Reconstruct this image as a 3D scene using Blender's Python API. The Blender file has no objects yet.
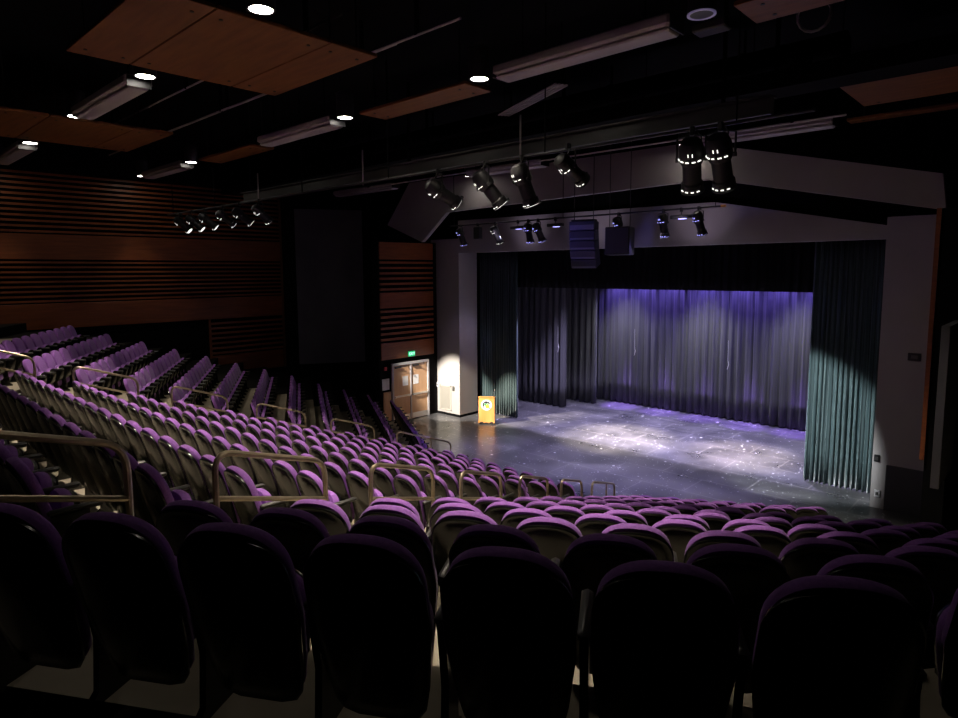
import bpy, math, random
from math import sin, cos, tan, pi, radians, sqrt, atan2
from mathutils import Vector, Matrix
random.seed(7)
S = bpy.context.scene
COL = S.collection

# ------------------------------------------------------------------ helpers
class MB:
    """collects shapes; build() links them as ONE mesh object"""
    def __init__(s): s.v = []; s.f = []; s.m = []
    def add(s, vs, fs, mi=0):
        o = len(s.v); s.v += [tuple(p) for p in vs]
        s.f += [tuple(i + o for i in f) for f in fs]; s.m += [mi] * len(fs)
        return s
    def box(s, x0, x1, y0, y1, z0, z1, mi=0, bev=0.0, mat=None):
        if bev <= 0:
            vs = [(x, y, z) for z in (z0, z1) for x, y in ((x0, y0), (x1, y0), (x1, y1), (x0, y1))]
            fs = [(3, 2, 1, 0), (4, 5, 6, 7), (0, 1, 5, 4), (1, 2, 6, 5), (2, 3, 7, 6), (3, 0, 4, 7)]
        else:
            b = bev; vs = []; fs = []
            def ring(i, z):
                a0, a1, c0, c1 = x0 + i, x1 - i, y0 + i, y1 - i
                return [(a0 + b, c0, z), (a1 - b, c0, z), (a1, c0 + b, z), (a1, c1 - b, z), (a1 - b, c1, z), (a0 + b, c1, z), (a0, c1 - b, z), (a0, c0 + b, z)]
            R = [ring(b, z0), ring(0, z0 + b), ring(0, z1 - b), ring(b, z1)]
            for r in R: vs += r
            for k in range(3):
                for i in range(8):
                    j = (i + 1) % 8; fs.append((k * 8 + i, k * 8 + j, k * 8 + 8 + j, k * 8 + 8 + i))
            fs.append(tuple(range(7, -1, -1))); fs.append(tuple(range(24, 32)))
        if mat is not None: vs = [mat @ Vector(p) for p in vs]
        return s.add(vs, fs, mi)
    def prism(s, poly, f0, f1, mi=0):
        """poly: 2-d points; f0/f1 map a 2-d point to the two ends"""
        n = len(poly); vs = [f0(p) for p in poly] + [f1(p) for p in poly]
        fs = [tuple(range(n - 1, -1, -1)), tuple(range(n, 2 * n))] + [(i, (i + 1) % n, n + (i + 1) % n, n + i) for i in range(n)]
        return s.add(vs, fs, mi)
    def tube(s, pts, r, n=8, closed=False, mi=0, cap=True):
        P = [Vector(p) for p in pts]; m = len(P); vs = []; fs = []
        up = None
        for i in range(m):
            a = P[(i - 1) % m] if (closed or i > 0) else P[i]; b = P[(i + 1) % m] if (closed or i < m - 1) else P[i]
            t = (b - a).normalized()
            if up is None: up = Vector((0, 0, 1)) if abs(t.z) < .9 else Vector((1, 0, 0))
            u = (up - t * up.dot(t)).normalized(); w = t.cross(u); up = u
            rr = r[i] if isinstance(r, (list, tuple)) else r
            for k in range(n):
                q = 2 * pi * k / n; vs.append(P[i] + u * (rr * cos(q)) + w * (rr * sin(q)))
        for i in range(m if closed else m - 1):
            for k in range(n):
                a, b = i * n + k, i * n + (k + 1) % n; c, d = ((i + 1) % m) * n + (k + 1) % n, ((i + 1) % m) * n + k
                fs.append((a, b, c, d))
        if not closed and cap: fs += [tuple(range(n - 1, -1, -1)), tuple((m - 1) * n + k for k in range(n))]
        return s.add(vs, fs, mi)
    def lathe(s, prof, n=20, c=(0, 0, 0), mi=0, cap=True):
        """prof: (r, z) points"""
        vs = []; fs = []; m = len(prof)
        for r, z in prof:
            for k in range(n):
                q = 2 * pi * k / n; vs.append((c[0] + r * cos(q), c[1] + r * sin(q), c[2] + z))
        for i in range(m - 1):
            for k in range(n):
                fs.append((i * n + k, i * n + (k + 1) % n, (i + 1) * n + (k + 1) % n, (i + 1) * n + k))
        if cap: fs += [tuple(range(n - 1, -1, -1)), tuple((m - 1) * n + k for k in range(n))]
        return s.add(vs, fs, mi)
    def pillow(s, rings, c0, c1, mi=0):
        n = len(rings[0]); vs = [p for r in rings for p in r] + [c0, c1]; fs = []; m = len(rings)
        for i in range(m - 1):
            for k in range(n): fs.append((i * n + k, i * n + (k + 1) % n, (i + 1) * n + (k + 1) % n, (i + 1) * n + k))
        for k in range(n):
            fs.append((m * n, (k + 1) % n, k)); fs.append((m * n + 1, (m - 1) * n + k, (m - 1) * n + (k + 1) % n))
        return s.add(vs, fs, mi)
    def mesh(s, name, mats, smooth=False):
        me = bpy.data.meshes.new(name); me.from_pydata(s.v, [], s.f)
        for m in (mats if isinstance(mats, list) else [mats]): me.materials.append(m)
        me.polygons.foreach_set('material_index', s.m)
        me.update()
        import bmesh
        bm = bmesh.new(); bm.from_mesh(me); bmesh.ops.recalc_face_normals(bm, faces=bm.faces); bm.to_mesh(me); bm.free()
        if smooth:
            me.polygons.foreach_set('use_smooth', [True] * len(me.polygons))
            me.set_sharp_from_angle(angle=radians(42))
        return me
    def build(s, name, mats, parent=None, smooth=False, loc=None):
        o = bpy.data.objects.new(name, s.mesh(name, mats, smooth)); COL.objects.link(o)
        if parent: o.parent = parent
        if loc: o.location = loc
        return o

def tag(o, label=None, cat=None, group=None, kind=None):
    if label: o['label'] = label
    if cat: o['category'] = cat
    if group: o['group'] = group
    if kind: o['kind'] = kind
    return o
def thing(name, label, cat, loc=(0, 0, 0), rz=0.0, group=None):
    o = bpy.data.objects.new(name, None); COL.objects.link(o); o.empty_display_size = .1
    o.location = loc; o.rotation_euler = (0, 0, rz)
    return tag(o, label, cat, group)
def struct(o): o['kind'] = 'structure'; return o
def copy_tree(o, parent=None, kids=None):
    c = o.copy(); COL.objects.link(c)
    if parent: c.parent = parent
    for ch in (kids or KIDS).get(o.name, []): copy_tree(ch, c, kids)
    return c
KIDS = {}
def index_kids(root):
    for ch in root.children: KIDS.setdefault(root.name, []).append(ch); index_kids(ch)

# ------------------------------------------------------------------ materials
def mat(name, col, rough=.6, metal=0.0, spec=.5, emit=None, es=0.0, sheen=0.0):
    m = bpy.data.materials.new(name); m.use_nodes = True; b = m.node_tree.nodes['Principled BSDF']
    b.inputs['Base Color'].default_value = (*col, 1); b.inputs['Roughness'].default_value = rough
    b.inputs['Metallic'].default_value = metal; b.inputs['Specular IOR Level'].default_value = spec
    if sheen: b.inputs['Sheen Weight'].default_value = sheen; b.inputs['Sheen Roughness'].default_value = .4
    if emit: b.inputs['Emission Color'].default_value = (*emit, 1); b.inputs['Emission Strength'].default_value = es
    return m
def vary(m, c0, c1, scale=(1, 1, 1), noise=4.0, detail=4.0, bump=0.0, lo=.3, hi=.7):
    """procedural colour variation (grain, weave, wear) in object space"""
    nt = m.node_tree; N = nt.nodes; L = nt.links; b = N['Principled BSDF']
    tc = N.new('ShaderNodeTexCoord'); mp = N.new('ShaderNodeMapping'); mp.inputs['Scale'].default_value = scale
    nz = N.new('ShaderNodeTexNoise'); nz.inputs['Scale'].default_value = noise; nz.inputs['Detail'].default_value = detail
    rp = N.new('ShaderNodeValToRGB'); rp.color_ramp.elements[0].position = lo; rp.color_ramp.elements[1].position = hi
    rp.color_ramp.elements[0].color = (*c0, 1); rp.color_ramp.elements[1].color = (*c1, 1)
    L.new(tc.outputs['Object'], mp.inputs['Vector']); L.new(mp.outputs['Vector'], nz.inputs['Vector'])
    L.new(nz.outputs['Fac'], rp.inputs['Fac']); L.new(rp.outputs['Color'], b.inputs['Base Color'])
    if bump:
        bp = N.new('ShaderNodeBump'); bp.inputs['Strength'].default_value = bump; bp.inputs['Distance'].default_value = .01
        L.new(nz.outputs['Fac'], bp.inputs['Height']); L.new(bp.outputs['Normal'], b.inputs['Normal'])
    return m
M = {}
M['purple'] = vary(mat('purple_fabric', (.26, .09, .4), .85, spec=.15, sheen=.12), (.20, .080, .31), (.265, .110, .40), (1, 1, 1), 60, 3, .15)
M['plastic'] = vary(mat('black_plastic', (.008, .008, .007),   .26, spec=.45), (.0035, .0035, .003), (.006, .006, .005), (1, 1, 1), 25)
M['arm'] = vary(mat('black_armrest', (.02, .02, .02), .4), (.015, .015, .015), (.026, .024, .022), (1, 1, 1), 20)
M['tread'] = vary(mat('bare_concrete', (.4, .36, .27), .8), (.25, .22, .165), (.36, .315, .235), (1, 1, 1), 1.3, 6, .1)
M['wood'] = vary(mat('orange_maple', (.4, .13, .04), .45), (.15, .040, .010), (.235, .067, .017), (3, 1, 14), 1.2, 5)
M['woodc'] = vary(mat('orange_maple_ceiling', (.4, .13, .04), .5), (.15, .052, .012), (.23, .085, .02), (1, 7, 1), 1.3, 5)
M['woodedge'] = mat('dark_maple', (.12, .04, .015), .5)
M['black'] = vary(mat('matte_black_paint', (.003, .003, .0033), .85, spec=.08), (.0022, .0022, .0025), (.004, .004, .0045), (1, 1, 1), 2)
M['blackm'] = mat('black_metal', (.012, .012, .013), .45, spec=.5)
M['steel'] = vary(mat('grey_steel', (.10, .10, .095), .45, metal=.3), (.06, .06, .055), (.11, .11, .10), (.3, 1, 1), 3)
M['duct'] = vary(mat('painted_white_metal', (.42, .38, .37), .5), (.36, .32, .31), (.46, .41, .4), (.3, 1, 1), 2)
M['white'] = vary(mat('off_white_paint', (.6, .57, .55), .75, spec=.25), (.31, .29, .28), (.36, .335, .325), (1, 1, 1), .8, 5)
M['panel'] = vary(mat('grey_acoustic_fabric', (.12, .12, .135), .9, spec=.1), (.10, .10, .115), (.135, .135, .15), (1, 1, 1), .7)
M['rail'] = vary(mat('bronze_rail', (.42, .34, .24), .38, metal=.85), (.36, .29, .2), (.46, .38, .27), (1, 1, 1), 9)
M['velour'] = vary(mat('charcoal_velour', (.14, .14, .15), .95, spec=.05, sheen=.2), (.06, .06, .067), (.105, .105, .11), (5, 5, .06), 3, 4)
M['velourd'] = vary(mat('black_velour', (.012, .012, .014), .95, spec=.03), (.009, .009, .011), (.016, .016, .018), (5, 5, .05), 3)
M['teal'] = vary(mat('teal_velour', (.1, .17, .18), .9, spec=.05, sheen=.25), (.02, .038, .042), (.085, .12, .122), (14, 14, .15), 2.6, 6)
M['door'] = vary(mat('pale_maple_door', (.5, .3, .17), .5), (.45, .26, .14), (.54, .33, .19), (6, 6, .6), 1.5, 5)
M['frame'] = mat('grey_door_frame', (.42, .40, .42), .5)
M['chrome'] = mat('satin_chrome', (.65, .62, .58), .3, metal=1)
M['paper'] = mat('white_paper', (.75, .74, .76), .8)
M['exit'] = mat('green_exit_face', (.01, .25, .12), .5, emit=(.02, .75, .30), es=.55)
M['exitl'] = mat('exit_lettering', (.6, 1, .8), .5, emit=(.45, 1, .7), es=1.6)
M['red'] = mat('red_alarm', (.5, .02, .02), .4)
M['grille'] = mat('beige_grille', (.36, .34, .30), .6)
M['lectern'] = vary(mat('honey_maple', (.62, .27, .07), .4), (.66, .28, .07), (.78, .38, .12), (8, 8, .8), 1.2, 5)
M['emw'] = mat('emblem_white', (.8, .8, .8), .6)
M['emk'] = mat('emblem_black', (.015, .02, .025), .6)
M['emg'] = mat('emblem_green', (.05, .35, .08), .6)
M['emy'] = mat('emblem_yellow', (.75, .6, .05), .6)
M['lamp'] = mat('lit_downlight_lens', (1, 1, 1), .5, emit=(1, .93, .84), es=32)
M['glow'] = mat('lamp_leak', (1, 1, 1), .5, emit=(1, .95, .88), es=1.6)
M['glowb'] = mat('blue_led_lens', (.3, .3, 1), .5, emit=(.38, .36, 1), es=2.5)
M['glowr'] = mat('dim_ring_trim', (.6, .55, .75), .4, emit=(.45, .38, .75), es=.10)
M['cab'] = mat('blue_black_cabinet', (.05, .05, .075), .45)
M['slot'] = mat('cabinet_grille', (.16, .16, .22), .5)
M['yellow'] = mat('yellow_end_cap', (.7, .3, .02), .5)
M['cord'] = mat('pale_cord', (.6, .6, .58), .7)

# stage floor: black painted hardboard, dusty seams, paint flecks
def stage_floor():
    m = mat('black_stage_floor', (.03, .03, .03), .3, spec=.5); nt = m.node_tree; N = nt.nodes; L = nt.links; b = N['Principled BSDF']
    tc = N.new('ShaderNodeTexCoord')
    nz = N.new('ShaderNodeTexNoise'); nz.inputs['Scale'].default_value = .9; nz.inputs['Detail'].default_value = 8
    L.new(tc.outputs['Object'], nz.inputs['Vector'])
    rp = N.new('ShaderNodeValToRGB'); e = rp.color_ramp.elements; e[0].position = .35; e[1].position = .75
    e[0].color = (.042, .042, .045, 1); e[1].color = (.105, .102, .107, 1); L.new(nz.outputs['Fac'], rp.inputs['Fac'])
    br = N.new('ShaderNodeTexBrick'); br.inputs['Scale'].default_value = 1.0; br.inputs['Brick Width'].default_value = 2.44
    br.inputs['Row Height'].default_value = 1.22; br.inputs['Mortar Size'].default_value = .022; br.inputs['Mortar Smooth'].default_value = .3
    br.inputs['Color1'].default_value = br.inputs['Color2'].default_value = (0, 0, 0, 1); br.inputs['Mortar'].default_value = (1, 1, 1, 1)
    L.new(tc.outputs['Object'], br.inputs['Vector'])
    n2 = N.new('ShaderNodeTexNoise'); n2.inputs['Scale'].default_value = 2.2; L.new(tc.outputs['Object'], n2.inputs['Vector'])
    mu = N.new('ShaderNodeMath'); mu.operation = 'MULTIPLY'; L.new(br.outputs['Color'], mu.inputs[0]); L.new(n2.outputs['Fac'], mu.inputs[1])
    mx = N.new('ShaderNodeMix'); mx.data_type = 'RGBA'; L.new(mu.outputs[0], mx.inputs['Factor']); L.new(rp.outputs['Color'], mx.inputs['A']); mx.inputs['B'].default_value = (.20, .19, .185, 1)
    last = mx.outputs['Result']
    for sc, th, c in ((4.6, .11, .45), (1.5, .06, .65), (9.0, .10, .45)):
        vo = N.new('ShaderNodeTexVoronoi'); vo.inputs['Scale'].default_value = sc; vo.voronoi_dimensions = '3D'
        nn = N.new('ShaderNodeTexNoise'); nn.inputs['Scale'].default_value = .7 * sc; L.new(tc.outputs['Object'], nn.inputs['Vector'])
        mm = N.new('ShaderNodeMath'); mm.operation = 'MULTIPLY'; mm.inputs[1].default_value = 2.0 * th; L.new(nn.outputs['Fac'], mm.inputs[0])
        lt = N.new('ShaderNodeMath'); lt.operation = 'LESS_THAN'; L.new(tc.outputs['Object'], vo.inputs['Vector']); L.new(vo.outputs['Distance'], lt.inputs[0]); L.new(mm.outputs[0], lt.inputs[1])
        m2 = N.new('ShaderNodeMix'); m2.data_type = 'RGBA'; L.new(lt.outputs[0], m2.inputs['Factor']); L.new(last, m2.inputs['A']); m2.inputs['B'].default_value = (c, c, c, 1)
        last = m2.outputs['Result']
    L.new(last, b.inputs['Base Color'])
    rr = N.new('ShaderNodeMapRange'); rr.inputs['To Min'].default_value = .2; rr.inputs['To Max'].default_value = .42
    L.new(nz.outputs['Fac'], rr.inputs['Value']); L.new(rr.outputs['Result'], b.inputs['Roughness'])
    return m
M['stage'] = stage_floor()

# ------------------------------------------------------------------ camera
CAMH = 5.96; F = 630.8
yaw, pitch, roll = radians(43.17), radians(6.15), radians(-.307)
fw = Vector((-sin(yaw) * cos(pitch), cos(yaw) * cos(pitch), -sin(pitch)))
r0 = Vector((cos(yaw), sin(yaw), 0)); u0 = r0.cross(fw)
rt = r0 * cos(roll) + u0 * sin(roll); up = rt.cross(fw)
cam = bpy.data.objects.new('camera', bpy.data.cameras.new('camera')); COL.objects.link(cam)
R = Matrix((rt, up, -fw)).transposed().to_4x4(); R.translation = Vector((0, 0, CAMH)); cam.matrix_world = R
cam.data.sensor_width = 36; cam.data.lens = F / 958 * 36; cam.data.shift_y = -20 / 958; cam.data.clip_start = .05; cam.data.clip_end = 200
S.camera = cam
def project(p):
    v = Vector(p) - Vector((0, 0, CAMH)); z = v.dot(fw)
    if z < .3: return None
    return 479 + F * v.dot(rt) / z, 339 - F * v.dot(up) / z, z

# ------------------------------------------------------------------ layout of the house
BETA = radians(31); HB = BETA / 2
Y0, PITCH, RISE, ZB = 11.64, .90, .302, .12          # front row line, row spacing, step height
XL0, XR0 = -13.20, -7.24                    # the two aisles where they meet the front row
NR = 14
dL = Vector((-cos(BETA), sin(BETA), 0)); nL = Vector((sin(BETA), cos(BETA), 0))
dR = Vector((cos(BETA), sin(BETA), 0)); nR = Vector((-sin(BETA), cos(BETA), 0))
def mL(y): return Vector((XL0 - tan(HB) * (Y0 - y), y, 0))
def mR(y): return Vector((XR0 + tan(HB) * (Y0 - y), y, 0))
YP = 17.95; XC = -10.65; DW = -19.25; BW = -25.0; CZ = 10.6

# ------------------------------------------------------------------ room shell
b = MB(); b.box(-26, 5, -2, 27.5, -.3, 0); struct(b.build('floor', M['stage']))
b = MB()
def strip(ya, yb, z, u0=None, UEND=28.65):
    pa, qa, pb, qb = mL(ya), mR(ya), mL(yb), mR(yb)
    # far ends along the side rows
    uL = lambda p: p + dL * max(0, UEND - p.dot(dL))
    ea, eb = uL(pa), uL(pb)
    if u0 is not None:
        ga, gb = pa + dL * (u0 - pa.dot(dL)), pb + dL * (u0 - pb.dot(dL))
        b.prism([ea, ga, gb, eb], lambda p: (p.x, p.y, .001), lambda p: (p.x, p.y, z)); return
    vR = 15.5
    fa, fb = qa + dR * max(0, vR - (qa - Vector((2 * -10.2, 0, 0)) * 0).dot(dR)), qb + dR * max(0, vR - qb.dot(dR))
    for A, B, C, D in ((ea, pa, pb, eb), (pa, qa, qb, pb), (qa, fa, fb, qb)):
        poly = [A, B, C, D]
        b.prism(poly, lambda p: (p.x, p.y, .001), lambda p: (p.x, p.y, z))
for i in range(0, NR):
    yb = Y0 - PITCH * i - .13; ya = yb + PITCH
    strip(yb, ya if i else Y0 + .62, RISE * i + ZB, None, 24.25 - .2 * i)
struct(b.build('floor_terraces', M['tread']))
AISLE_DARK = mat('darkened_aisle_floor', (.012, .011, .010), .95, spec=.1); b = MB()  # near-black colour stands in for the aisle floors lying unlit
for i in range(NR): yb = Y0 - PITCH * i - .13; strip(yb, yb + PITCH if i else Y0 + .62, RISE * i + ZB, 24.25 - .2 * i)
struct(b.build('floor_side_aisle', AISLE_DARK))
b = MB(); yb = Y0 - PITCH * NR - .13; strip(yb - 3.0, yb + PITCH, RISE * NR + ZB); struct(b.build('floor_cross_aisle', AISLE_DARK))

b = MB(); b.box(-30, 9, -4.3, 27.8, CZ, CZ + .2); struct(b.build('ceiling', M['black']))
b = MB(); b.box(BW - .3, BW, -4, 14.2, -.3, CZ); struct(b.build('wall_left', M['black']))
k31 = Vector((sin(BETA), cos(BETA), 0))
A = Vector((BW, 14.2, 0)); B = A + k31 * 8.6; nn = Vector((-cos(BETA), sin(BETA), 0)) * .3
b = MB(); b.prism([A, B, B + nn, A + nn], lambda p: (p.x, p.y, -.3), lambda p: (p.x, p.y, CZ)); struct(b.build('wall_left_angled', M['black']))
b = MB(); b.box(DW - .35, DW, 14.9, YP, 0, 7.12)
struct(b.build('wall_left_side_stage', M['black']))
# proscenium wings, jambs, lintel
b = MB(); b.box(DW - .3, -17.93, YP, YP + 1.05, 0, 7.25); struct(b.build('wall_proscenium_left', M['white']))
b = MB(); b.box(-3.35, -1.55, YP, YP + 1.05, 0, 7.2); struct(b.build('wall_proscenium_right', M['white']))
b = MB()
poly = [(-17.95, 6.68), (-3.33, 6.68), (-3.33, 7.0), (-7.6, 7.88), (-17.95, 7.95)]
b.prism(poly, lambda p: (p[0], YP, p[1]), lambda p: (p[0], YP + .35, p[1])); struct(b.build('wall_proscenium_header', M['white']))
b = MB(); b.box(-17.93, -3.35, YP + .4, YP + .6, 6.72, CZ); b.box(DW - .3, -17.93, YP + .4, YP + .6, 7.26, CZ); b.box(-3.35, 3.6, YP + .4, YP + .6, 7.26, CZ); b.box(-26, DW - .3, YP + 1.05, YP + 1.3, 0, CZ); b.box(-1.55, 4, YP + 1.0, YP + 1.2, 0, CZ)
struct(b.build('wall_above_proscenium', M['black']))
b = MB()
poly = [(-17.6, 8.2), (-7.45, 8.4), (-6.75, 8.26), (-2.1, 7.22), (-2.2, 8.0), (-7.9, 9.44), (-19.75, 9.5), (-21.2, 7.9), (-19.05, 7.12)]
b.prism(poly, lambda p: (p[0], 17.0, p[1]), lambda p: (p[0], 17.18, p[1]))
tag(b.build('ceiling_fascia', M['white']), 'long off-white canted fascia hanging above the stage opening, under the ceiling', 'wall panel')
b = MB(); b.box(-1.9, -1.55, 14.9, YP, 0, 7.1); struct(b.build('wall_right_side_stage', M['black']))
b = MB(); b.prism([Vector((3.7, 14.2, 0)), Vector((.3, 19.9, 0)), Vector((.6, 20.1, 0)), Vector((4.0, 14.4, 0))], lambda p: (p.x, p.y, -.3), lambda p: (p.x, p.y, CZ)); struct(b.build('wall_right_angled', M['black']))
b = MB(); b.box(3.7, 4, -4, 14.2, -.3, CZ); struct(b.build('wall_right', M['black']))
b = MB(); b.box(-25.3, 4, -4.3, -4, -.3, CZ); struct(b.build('wall_rear', M['black']))
b = MB(); b.box(-26, 5, 26.6, 26.8, 0, CZ); struct(b.build('wall_backstage', M['black']))
b = MB(); b.box(-26.2, -26, 19.2, 26.6, 0, CZ); struct(b.build('wall_stage_left_wing', M['black']))
b = MB(); b.box(3.7, 3.9, 19.2, 26.6, 0, CZ); struct(b.build('wall_stage_right_wing', M['black']))
b = MB(); b.box(-3.04, -1.90, YP - .05, YP, 0, 1.14); struct(b.build('trim_1', mat('charcoal_low_panel', (.05, .05, .055), .7)))  # low charcoal panel across the foot of the right wing
b = MB(); b.box(DW, -17.91, YP - .02, YP, 0, .1); b.box(-17.93, -17.91, YP - .02, YP + 1.05, 0, .1); struct(b.build('baseboard_left', M['black']))

# ------------------------------------------------------------------ wood panelling
def slats(name, parent, x, y0, y1, z0, z1, n, face=1):
    b = MB(); h = (z1 - z0) / n
    for i in range(n):
        z = z0 + h * i
        b.box(x, x + .06 * face, y0, y1, z + .30 * h, z + .72 * h) if face > 0 else b.box(x - .06, x, y0, y1, z + .30 * h, z + .72 * h)
    return b.build(name, M['wood'], parent)
def band(parent, x, y0, y1, z0, z1, d=.07):
    b = MB(); b.box(min(x, x + d), max(x, x + d), y0, y1, z0, z1, bev=.01); return b.build('solid_band', M['wood'], parent)
def backing(parent, x, y0, y1, z0, z1, d=.015):
    b = MB(); b.box(min(x, x + d), max(x, x + d), y0, y1, z0, z1); return b.build('backing', M['black'], parent)
t = thing('slatted_wall_panel', 'huge orange wood wall cladding with slatted bands left of the tall grey panel', 'wall panel', (0, 0, 0))
backing(t, BW, -3.9, 14.2, 4.05, 9.4); slats('slats', t, BW + .015, -3.9, 14.1, 4.95, 6.40, 9); slats('slats', t, BW + .015, -3.9, 14.1, 7.25, 9.3, 12)
band(t, BW, -3.9, 14.12, 4.10, 4.95); band(t, BW, -3.9, 14.12, 6.42, 7.25)
b = MB(); b.box(BW, BW + .09, 14.12, 14.2, 1.85, 9.4); b.build('edge_trim', M['woodedge'], t)
t = thing('slatted_wall_panel', 'orange wood box of slats stepping down below the wall cladding beside the seats', 'wall panel', (0, 0, 0))
backing(t, BW, 10.9, 14.12, 1.85, 4.1); slats('slats', t, BW + .015, 10.98, 14.1, 2.62, 4.02, 7); band(t, BW, 10.98, 14.1, 1.85, 2.62)
b = MB(); b.box(BW, BW + .09, 10.9, 10.97, 1.85, 4.1); b.build('edge_trim', M['wood'], t)
t = thing('slatted_wall_panel', 'orange wood wall cladding with two slatted bands above the double doors', 'wall panel', (0, 0, 0))
backing(t, DW, 14.98, 17.7, 2.55, 7.08)
for z0, z1 in ((2.55, 3.2), (4.55, 5.15), (6.42, 7.08)): band(t, DW, 14.98, 17.72, z0, z1, .06)
slats('slats', t, DW + .015, 14.98, 17.7, 3.22, 4.53, 6); slats('slats', t, DW + .015, 14.98, 17.7, 5.17, 6.4, 6)
t = thing('slatted_wall_panel', 'thin orange wood edge of the cladding on the far right side wall', 'wall panel', (0, 0, 0))
for z0, z1 in ((2.55, 3.2), (4.55, 5.15), (6.42, 7.08)): band(t, -1.9, 14.88, 17.7, z0, z1, -.06)
slats('slats', t, -1.9, 14.9, 17.7, 3.22, 4.53, 6, -1); slats('slats', t, -1.9, 14.9, 17.7, 5.17, 6.4, 6, -1)
b = MB(); b.box(-1.975, -1.90, 14.84, 14.885, 2.2, 7.1); b.build('edge_trim', M['wood'], t)

# tall grey acoustic panels
def on_angled(s, d): return A + k31 * s + Vector((cos(BETA), -sin(BETA), 0)) * d
b = MB(); p = [on_angled(.6, .02), on_angled(3.46, .02), on_angled(3.46, .14), on_angled(.6, .14)]
b.prism(p, lambda q: (q.x, q.y, 1.92), lambda q: (q.x, q.y, 8.65))
tag(b.build('sound_absorber', M['panel']), 'tall dark grey acoustic panel between the two orange wood walls on the left', 'wall panel')
b = MB(); b.box(-1.55, -1.43, 13.0, 14.7, 2.2, 5.0)
tag(b.build('sound_absorber', M['panel']), 'dark grey panel at the far right edge beyond the white wall', 'wall panel')

# ------------------------------------------------------------------ double door and fittings on the left
DX = DW + .02
t = struct(bpy.data.objects.new('door_1', None)); COL.objects.link(t)
b = MB(); b.box(DX - .01, DX + .07, 15.46, 15.54, 0, 2.36); b.box(DX - .01, DX + .07, 17.32, 17.40, 0, 2.36); b.box(DX - .01, DX + .07, 15.54, 17.32, 2.27, 2.36); b.box(DX - .01, DX + .06, 16.40, 16.46, 0, 2.27); b.build('door_frame', M['frame'], t)
for y0, y1 in ((15.55, 16.39), (16.47, 17.31)):
    b = MB(); b.box(DX - .01, DX + .035, y0, y1, .02, 2.26, bev=.004); d = b.build('door_leaf', M['door'], t)
    b = MB(); b.box(DX + .035, DX + .05, y0 + .04, y1 - .04, .98, 1.06); b.tube([(DX + .09, y0 + .05, 1.02), (DX + .09, y1 - .05, 1.02)], .02)
    for yy in (y0 + .06, y1 - .06): b.box(DX + .04, DX + .1, yy - .03, yy + .03, .98, 1.06)
    b.build('push_bar', M['chrome'], d)
    b = MB(); b.box(DX + .035, DX + .05, y0 + .02, y1 - .02, .03, .25); b.build('kick_plate', M['chrome'], d)
    b = MB(); b.box(DX + .035, DX + .09, y0 + .06, y0 + .36, 2.16, 2.23); b.tube([(DX + .09, y0 + .3, 2.2), (DX + .22, y0 + .5, 2.22), (DX + .06, y0 + .62, 2.28)], .012); b.build('door_closer', M['blackm'], d)
for y0, lab in ((16.0, 'white paper notice taped on the left leaf of the double doors'), (16.56, 'white paper notice taped on the right leaf of the double doors')):
    b = MB(); b.box(DX + .036, DX + .04, y0, y0 + .28, 1.42, 1.80); tag(b.build('paper_notice', M['paper']), lab, 'notice')
t = thing('exit_sign', 'small lit green exit sign above the double doors', 'sign', (DX, 16.46, 2.68))
b = MB(); b.box(.05, .11, -.16, .16, -.1, .1, bev=.008); b.build('housing', M['exit'], t)
def text(s, size, mtl, parent, loc, rot):
    cu = bpy.data.curves.new('lettering', 'FONT'); cu.body = s; cu.size = size; cu.align_x = 'CENTER'; cu.align_y = 'CENTER'; cu.extrude = .003
    o = bpy.data.objects.new('lettering', cu); COL.objects.link(o); o.data.materials.append(mtl); o.parent = parent; o.location = loc; o.rotation_euler = rot
    bpy.context.view_layer.update(); me = bpy.data.meshes.new_from_object(o); me.materials.clear(); me.materials.append(mtl)
    n = bpy.data.objects.new('lettering', me); COL.objects.link(n); n.parent = parent; n.location = loc; n.rotation_euler = rot
    bpy.data.objects.remove(o); return n
text('EXIT', .15, M['exitl'], t, (.114, 0, 0), (pi / 2, 0, pi / 2))
b = MB(); b.box(DW, DW + .05, 15.12, 15.24, 2.13, 2.27, bev=.01); al = b.build('fire_alarm', M['red']); tag(al, 'small red fire alarm on the black wall left of the double doors', 'alarm')
b = MB(); b.box(DW, DW + .02, 15.02, 15.36, 1.36, 1.80); tag(b.build('wall_notice', M['paper']), 'white framed notice on the black wall left of the double doors', 'notice')
b = MB(); b.box(DW, DW + .06, 15.05, 15.42, .05, 1.28, bev=.01); cb = b.build('wood_cupboard', M['door']); tag(cb, 'low pale wood cupboard door against the wall just left of the double doors', 'cupboard')
b = MB(); b.box(DW + .06, DW + .08, 15.36, 15.39, .6, .75); b.build('handle', M['chrome'], cb)
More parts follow.
